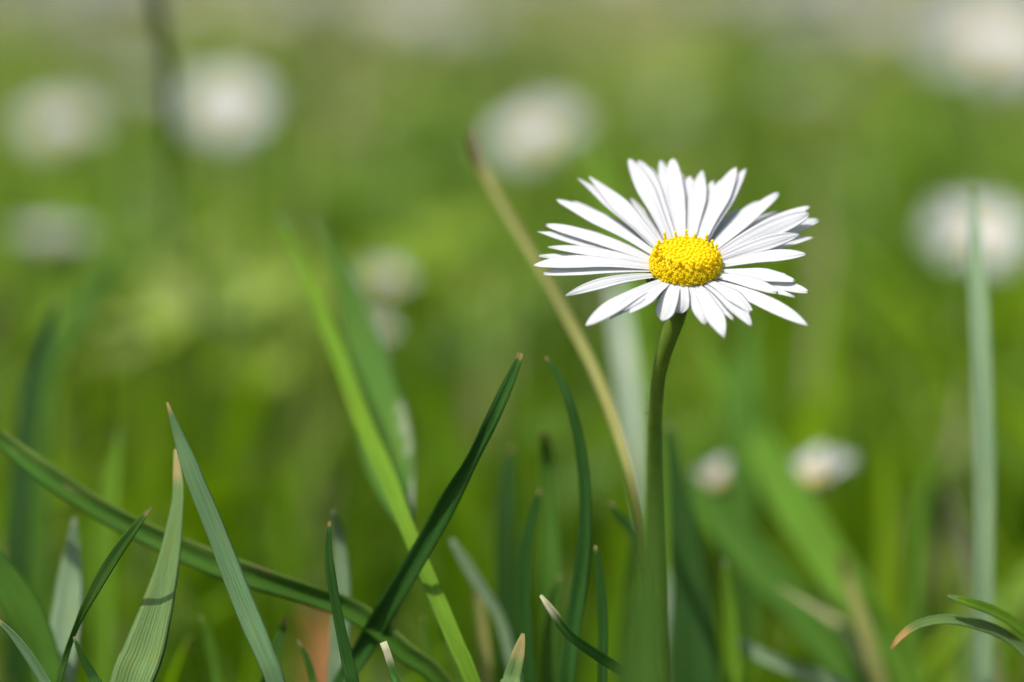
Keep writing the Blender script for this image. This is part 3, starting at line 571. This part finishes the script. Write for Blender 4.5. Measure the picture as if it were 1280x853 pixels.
DG = 'daisies growing in the lawn'
def back_daisy(px, py, d, size, label, var=0, tilt=(0, 0)):
    """size is a scale; the head stands at the given distance over its own stem"""
    p = at(px, py, d * MM)
    base = Vector((p.x, p.y, 0)); root = link('daisy', None, loc=base)
    tag(root, label, 'daisy', DG)
    rm = Matrix.Rotation(math.radians(tilt[0]), 4, 'X') @ Matrix.Rotation(math.radians(tilt[1]), 4, 'Y')
    for nm, me in zip(('ray_petals', 'bract_cup'), (VAR[var][0], VAR[var][2])):
        o = link(nm, me, root); o.matrix_local = Matrix.Translation((0, 0, p.z)) @ rm @ Matrix.Scale(size, 4)
    o = link('flower_disc', disc_lo, root); o.matrix_local = Matrix.Translation((0, 0, p.z)) @ rm @ Matrix.Scale(size, 4)
    o = link('stem', VAR[var][1], root); o.matrix_local = Matrix.Translation((0, 0, p.z)) @ Matrix.Diagonal((1, 1, max(0.1, (p.z + 0.0) / 0.052), 1))
    return root

back_daisy(75, 158, 560, 0.75, "soft blurred white daisy at the upper left edge", 0, (32, -8))
back_daisy(283, 133, 530, 0.80, "brightest blurred white daisy, right of the dark stalk at the upper left", 2, (38, -8))
back_daisy(188, 112, 700, 0.8, "pale blurred daisy mostly behind the dark stalk, left of the brightest one", 1, (15, 0))
back_daisy(672, 172, 490, 0.78, "blurred white daisy with yellow centre up left of the sharp daisy", 0, (34, -22))
back_daisy(1222, 295, 420, 0.72, "blurred white daisy behind the pale stalk at the right edge", 2, (34, -6))
back_daisy(822, 148, 780, 1.05, "faint large blurred daisy directly above the sharp daisy", 1, (10, 0))
back_daisy(1008, 112, 820, 1.05, "faint blurred daisy above the right petals of the sharp daisy", 0, (10, 0))
back_daisy(1238, 55, 640, 1.45, "large pale blurred daisy in the upper right corner", 2, (25, 0))
back_daisy(482, 352, 375, 0.36, "small dull blurred daisy between the bright blade and dry stalk", 1, (28, 0))
back_daisy(468, 415, 345, 0.28, "smallest blurred daisy behind the wide thin leaf", 1, (28, 0))
back_daisy(1018, 600, 300, 0.52, "little white daisy low down right of the bright slanting blade", 1, (12, -20))
back_daisy(897, 603, 300, 0.38, "little white daisy low down beside the broad dark blade", 1, (12, -20))
back_daisy(62, 300, 410, 0.6, "very dim blurred daisy below the one at the upper left edge", 0, (5, 0))
back_daisy(345, 5, 1100, 1.2, "faint daisy at the top edge above the brightest blurred one", 0, (15, 0))
back_daisy(575, 20, 1000, 1.2, "faint daisy at the top edge left of centre", 2, (15, 0))
back_daisy(1095, 25, 900, 1.2, "pale blurred daisy at the top edge left of the large corner one", 0, (25, 0))
back_daisy(118, 20, 1050, 1.2, "faint daisy at the top edge left of the dark stalk", 2, (20, 0))
back_daisy(500, 130, 820, 0.8, "faint yellowish blurred daisy at upper centre left", 1, (-10, 0))

# far daisies, each a single small mesh
far_me = []
for k_, (rays_, st_, cu_) in enumerate(VAR):
    bm = bmesh.new(); mats = [M_PETAL, M_STEM, M_BRACT, M_FLOR]
    for me, mi in ((rays_, 0), (st_, 1), (cu_, 2), (disc_lo, 3)):
        n0 = len(bm.faces); bm.from_mesh(me); bm.faces.ensure_lookup_table()
        for q in bm.faces[n0:]: q.material_index = mi
    # lift so the origin is at the foot of the stem
    for v_ in bm.verts: v_.co.z += 0.052
    me = bpy.data.meshes.new('daisy'); bm.to_mesh(me); bm.free()
    for m_ in mats: me.materials.append(m_)
    far_me.append(me)
rr = random.Random(21); cnt = 0
while cnt < 280:
    y = 0.92 + 1.9 * rr.random(); x = rr.uniform(-0.22, 0.22) * y
    dns = 0.5 + 0.5 * math.sin(x * 4.1 + 1.3) * math.cos(y * 2.3)
    if rr.random() > 0.35 + 0.65 * dns: continue
    o = link('daisy', far_me[rr.randrange(4)], loc=(x, y, 0))
    o.scale = [rr.uniform(1.0, 1.35)] * 3; o.rotation_euler = (rr.uniform(-.1, .35), rr.uniform(-.2, .2), rr.uniform(0, 6.28))
    tag(o, "tiny pale daisy blurred into the far lawn along the top edge", 'daisy', 'daisies far off in the lawn'); cnt += 1

# ------------------------------------------------------------------ clover added to mottle the blurred lawn like soft highlights
def clover():
    k = N("added_clover"); hue = k.attr('hue')
    cr = k.n("ShaderNodeValToRGB"); k.t.links.new(hue, cr.inputs[0]); e = cr.color_ramp.elements
    stops = [(0.0, (0.035, 0.085, 0.004)), (0.5, (0.110, 0.200, 0.006)), (0.75, (0.210, 0.310, 0.025)), (0.9, (0.31, 0.37, 0.12)), (1.0, (0.42, 0.40, 0.20))]
    while len(e) < len(stops): e.new(0.5)
    for i, (p, c) in enumerate(stops): e[i].position = p; e[i].color = (*c, 1)
    k.leafy(cr.outputs[0], cr.outputs[0], 0.4, 0.5, 0.2)
    V = []; Fc = []; H_ = []; rc = random.Random(8)
    for c_ in range(150):
        y0 = 0.34 + 0.95 * rc.random() ** 0.9; x0 = rc.uniform(-.24, .24) * y0; ch = 0.82 * rc.random(); cn = rc.randint(5, 13); zc = rc.uniform(0.026, 0.044)
        for _ in range(cn):
            x = x0 + rc.gauss(0, 0.011); y = y0 + rc.gauss(0, 0.012); z = zc + rc.gauss(0, 0.004); R0 = rc.uniform(0.0035, 0.0065)
            nrm = Vector((rc.uniform(-.6, .6), rc.uniform(-.7, .4), 1)).normalized(); a0 = rc.random() * 6
            q = nrm.to_track_quat('Z', 'Y').to_matrix()
            for leaf in range(3):
                a = a0 + leaf * 2.094; base = len(V)
                V.append(tuple(Vector((x, y, z)))); H_.append(min(1, max(0, ch + rc.uniform(-.1, .1))))
                for t, rad in ((-0.95, .75), (-0.5, 1.1), (0, 1.0), (0.5, 1.1), (0.95, .75)):
                    p = q @ Vector((math.cos(a + t) * rad * R0, math.sin(a + t) * rad * R0, 0.12 * R0 * abs(t)))
                    V.append(tuple(Vector((x, y, z)) + p)); H_.append(H_[base])
                for j in range(4): Fc.append((base, base + 1 + j, base + 2 + j))
            # the stalk
            b = len(V)
            for dx, zz in ((-.0004, z), (.0004, z), (.0004, 0), (-.0004, 0)): V.append((x + dx, y, zz)); H_.append(0.3)
            Fc.append((b, b + 1, b + 2, b + 3))
    return make_mesh('added_clover', V, Fc, {'hue': H_}, [k.m], smooth=False)
tag(link('added_clover', clover()), "added clover leaves mottling the blurred lawn light and dark", 'added leaves', kind='stuff')

# ------------------------------------------------------------------ the lawn
def lawn():
    xs, ys, hs, ws = [], [], [], []
    def sheet(y0, y1, dens, hmin, hmax, w, spread):
        n = int(dens * (y1 - y0) * (spread * (y0 + y1) + 0.16) * 1e4)
        y = rng.uniform(y0, y1, n); x = rng.uniform(-1, 1, n) * (spread * y + 0.08)
        cx = np.sin(x * 61 + 3 * np.sin(y * 40)) * np.cos(y * 53 + 2 * np.sin(x * 31)); big = np.sin(x * 15 + 1.7) * np.cos(y * 11 + x * 5)
        keep = rng.random(n) < 0.55 + 0.28 * cx + 0.32 * np.sin(x * 23 + 2.1 * np.sin(y * 9)) * np.cos(y * 14 + x * 8)
        x, y, cx, big = x[keep], y[keep], cx[keep], big[keep]; n = len(x)
        clump = np.sin(x * 27 + 2.3 * np.sin(y * 17 + 1)) * np.cos(y * 21 + x * 9 + 0.7); h = rng.uniform(hmin, hmax, n) * (1 + 0.12 * cx + 0.08 * big + (0.24 * clump if y0 > 0.3 else 0))
        xs.append(x); ys.append(y); hs.append(h); ws.append(rng.uniform(0.7, 1.3, n) * w)
    sheet(-0.10, 0.262, 3.0, 0.014, 0.026, 0.0018, 0.32)
    sheet(0.262, 0.33, 3.0, 0.020, 0.036, 0.0022, 0.32)
    sheet(0.234, 0.262, 3.0, 0.024, 0.043, 0.0012, 0.32)
    sheet(0.30, 0.75, 0.22, 0.040, 0.060, 0.0046, 0.30)
    sheet(0.275, 0.36, 0.9, 0.036, 0.052, 0.0028, 0.32)
    sheet(0.33, 0.50, 3.2, 0.022, 0.042, 0.0024, 0.30)
    sheet(0.36, 0.60, 0.8, 0.038, 0.056, 0.0030, 0.30)
    sheet(0.50, 1.0, 2.6, 0.024, 0.046, 0.0026, 0.28)
    sheet(1.0, 2.2, 1.2, 0.026, 0.048, 0.0042, 0.26)
    sheet(2.2, 6.0, 0.25, 0.028, 0.050, 0.0090, 0.24)
    x = np.concatenate(xs); y = np.concatenate(ys); h = np.concatenate(hs); w = np.concatenate(ws); n = len(x)
    # keep the line between the lens and the daisy's foot low
    lean = rng.random(n) ** 1.3 * 0.9; th = rng.uniform(0, 2 * math.pi, n); ph = rng.uniform(0, math.pi, n)
    T = np.array([0, 0.36, 0.72, 1.0]); WP = np.array([0.85, 1.0, 0.72, 0.06])
    V = np.empty((n, 4, 2, 3), dtype=np.float32)
    for r_ in range(4):
        t = T[r_]; off = lean * h * t ** 1.8; z = h * t * (1 - 0.25 * lean * t)
        cx = x + np.cos(th) * off; cy = y + np.sin(th) * off; hw = w * WP[r_] / 2
        a = ph + 0.5 * t
        for s_, sg in ((0, -1), (1, 1)):
            V[:, r_, s_, 0] = cx + sg * hw * np.cos(a); V[:, r_, s_, 1] = cy + sg * hw * np.sin(a); V[:, r_, s_, 2] = z - 0.001
    base = (np.arange(n) * 8)[:, None, None]
    quad = np.array([[0, 1, 3, 2], [2, 3, 5, 4], [4, 5, 7, 6]])[None]
    Fq = (base + quad).reshape(-1, 4).astype(np.int32)
    me = bpy.data.meshes.new('lawn'); me.vertices.add(n * 8); me.vertices.foreach_set('co', V.ravel())
    me.loops.add(Fq.size); me.loops.foreach_set('vertex_index', Fq.ravel())
    me.polygons.add(len(Fq)); me.polygons.foreach_set('loop_start', np.arange(0, Fq.size, 4, dtype=np.int32))
    me.polygons.foreach_set('use_smooth', np.ones(len(Fq), dtype=bool))
    patch = 0.5 + 0.5 * np.sin(x * 9 + 2 * np.sin(y * 5)) * np.cos(y * 7 + 1)
    patch2 = np.sin(x * 31 + 2 * np.sin(y * 12)) * np.cos(y * 19 + x * 6); hue = rng.beta(2.2, 2.6, n) * 0.82 + 0.22 * (patch - 0.5) + 0.24 * patch2
    dry = rng.random(n) < (0.05 + 0.75 * np.clip((y - 0.55) / 0.75, 0, 1) + 0.10 * (patch2 > 0.45)); hue = np.minimum(hue, 0.87); hue[dry] = rng.uniform(0.88, 1.0, dry.sum())
    for nm, arr in (('rnd', rng.random(n)), ('hue', np.clip(hue, 0, 1))):
        a = me.attributes.new(nm, 'FLOAT', 'POINT'); a.data.foreach_set('value', np.repeat(arr, 8).astype(np.float32))
    a = me.attributes.new('v', 'FLOAT', 'POINT'); a.data.foreach_set('value', np.tile(np.repeat(T, 2), n).astype(np.float32))
    me.materials.append(M_FIELD); me.update(calc_edges=True); me.validate()
    print('lawn blades', n)
    return me
tag(link('lawn_grass', lawn()), "short sunlit lawn grass filling the blurred background", 'lawn grass', kind='stuff')
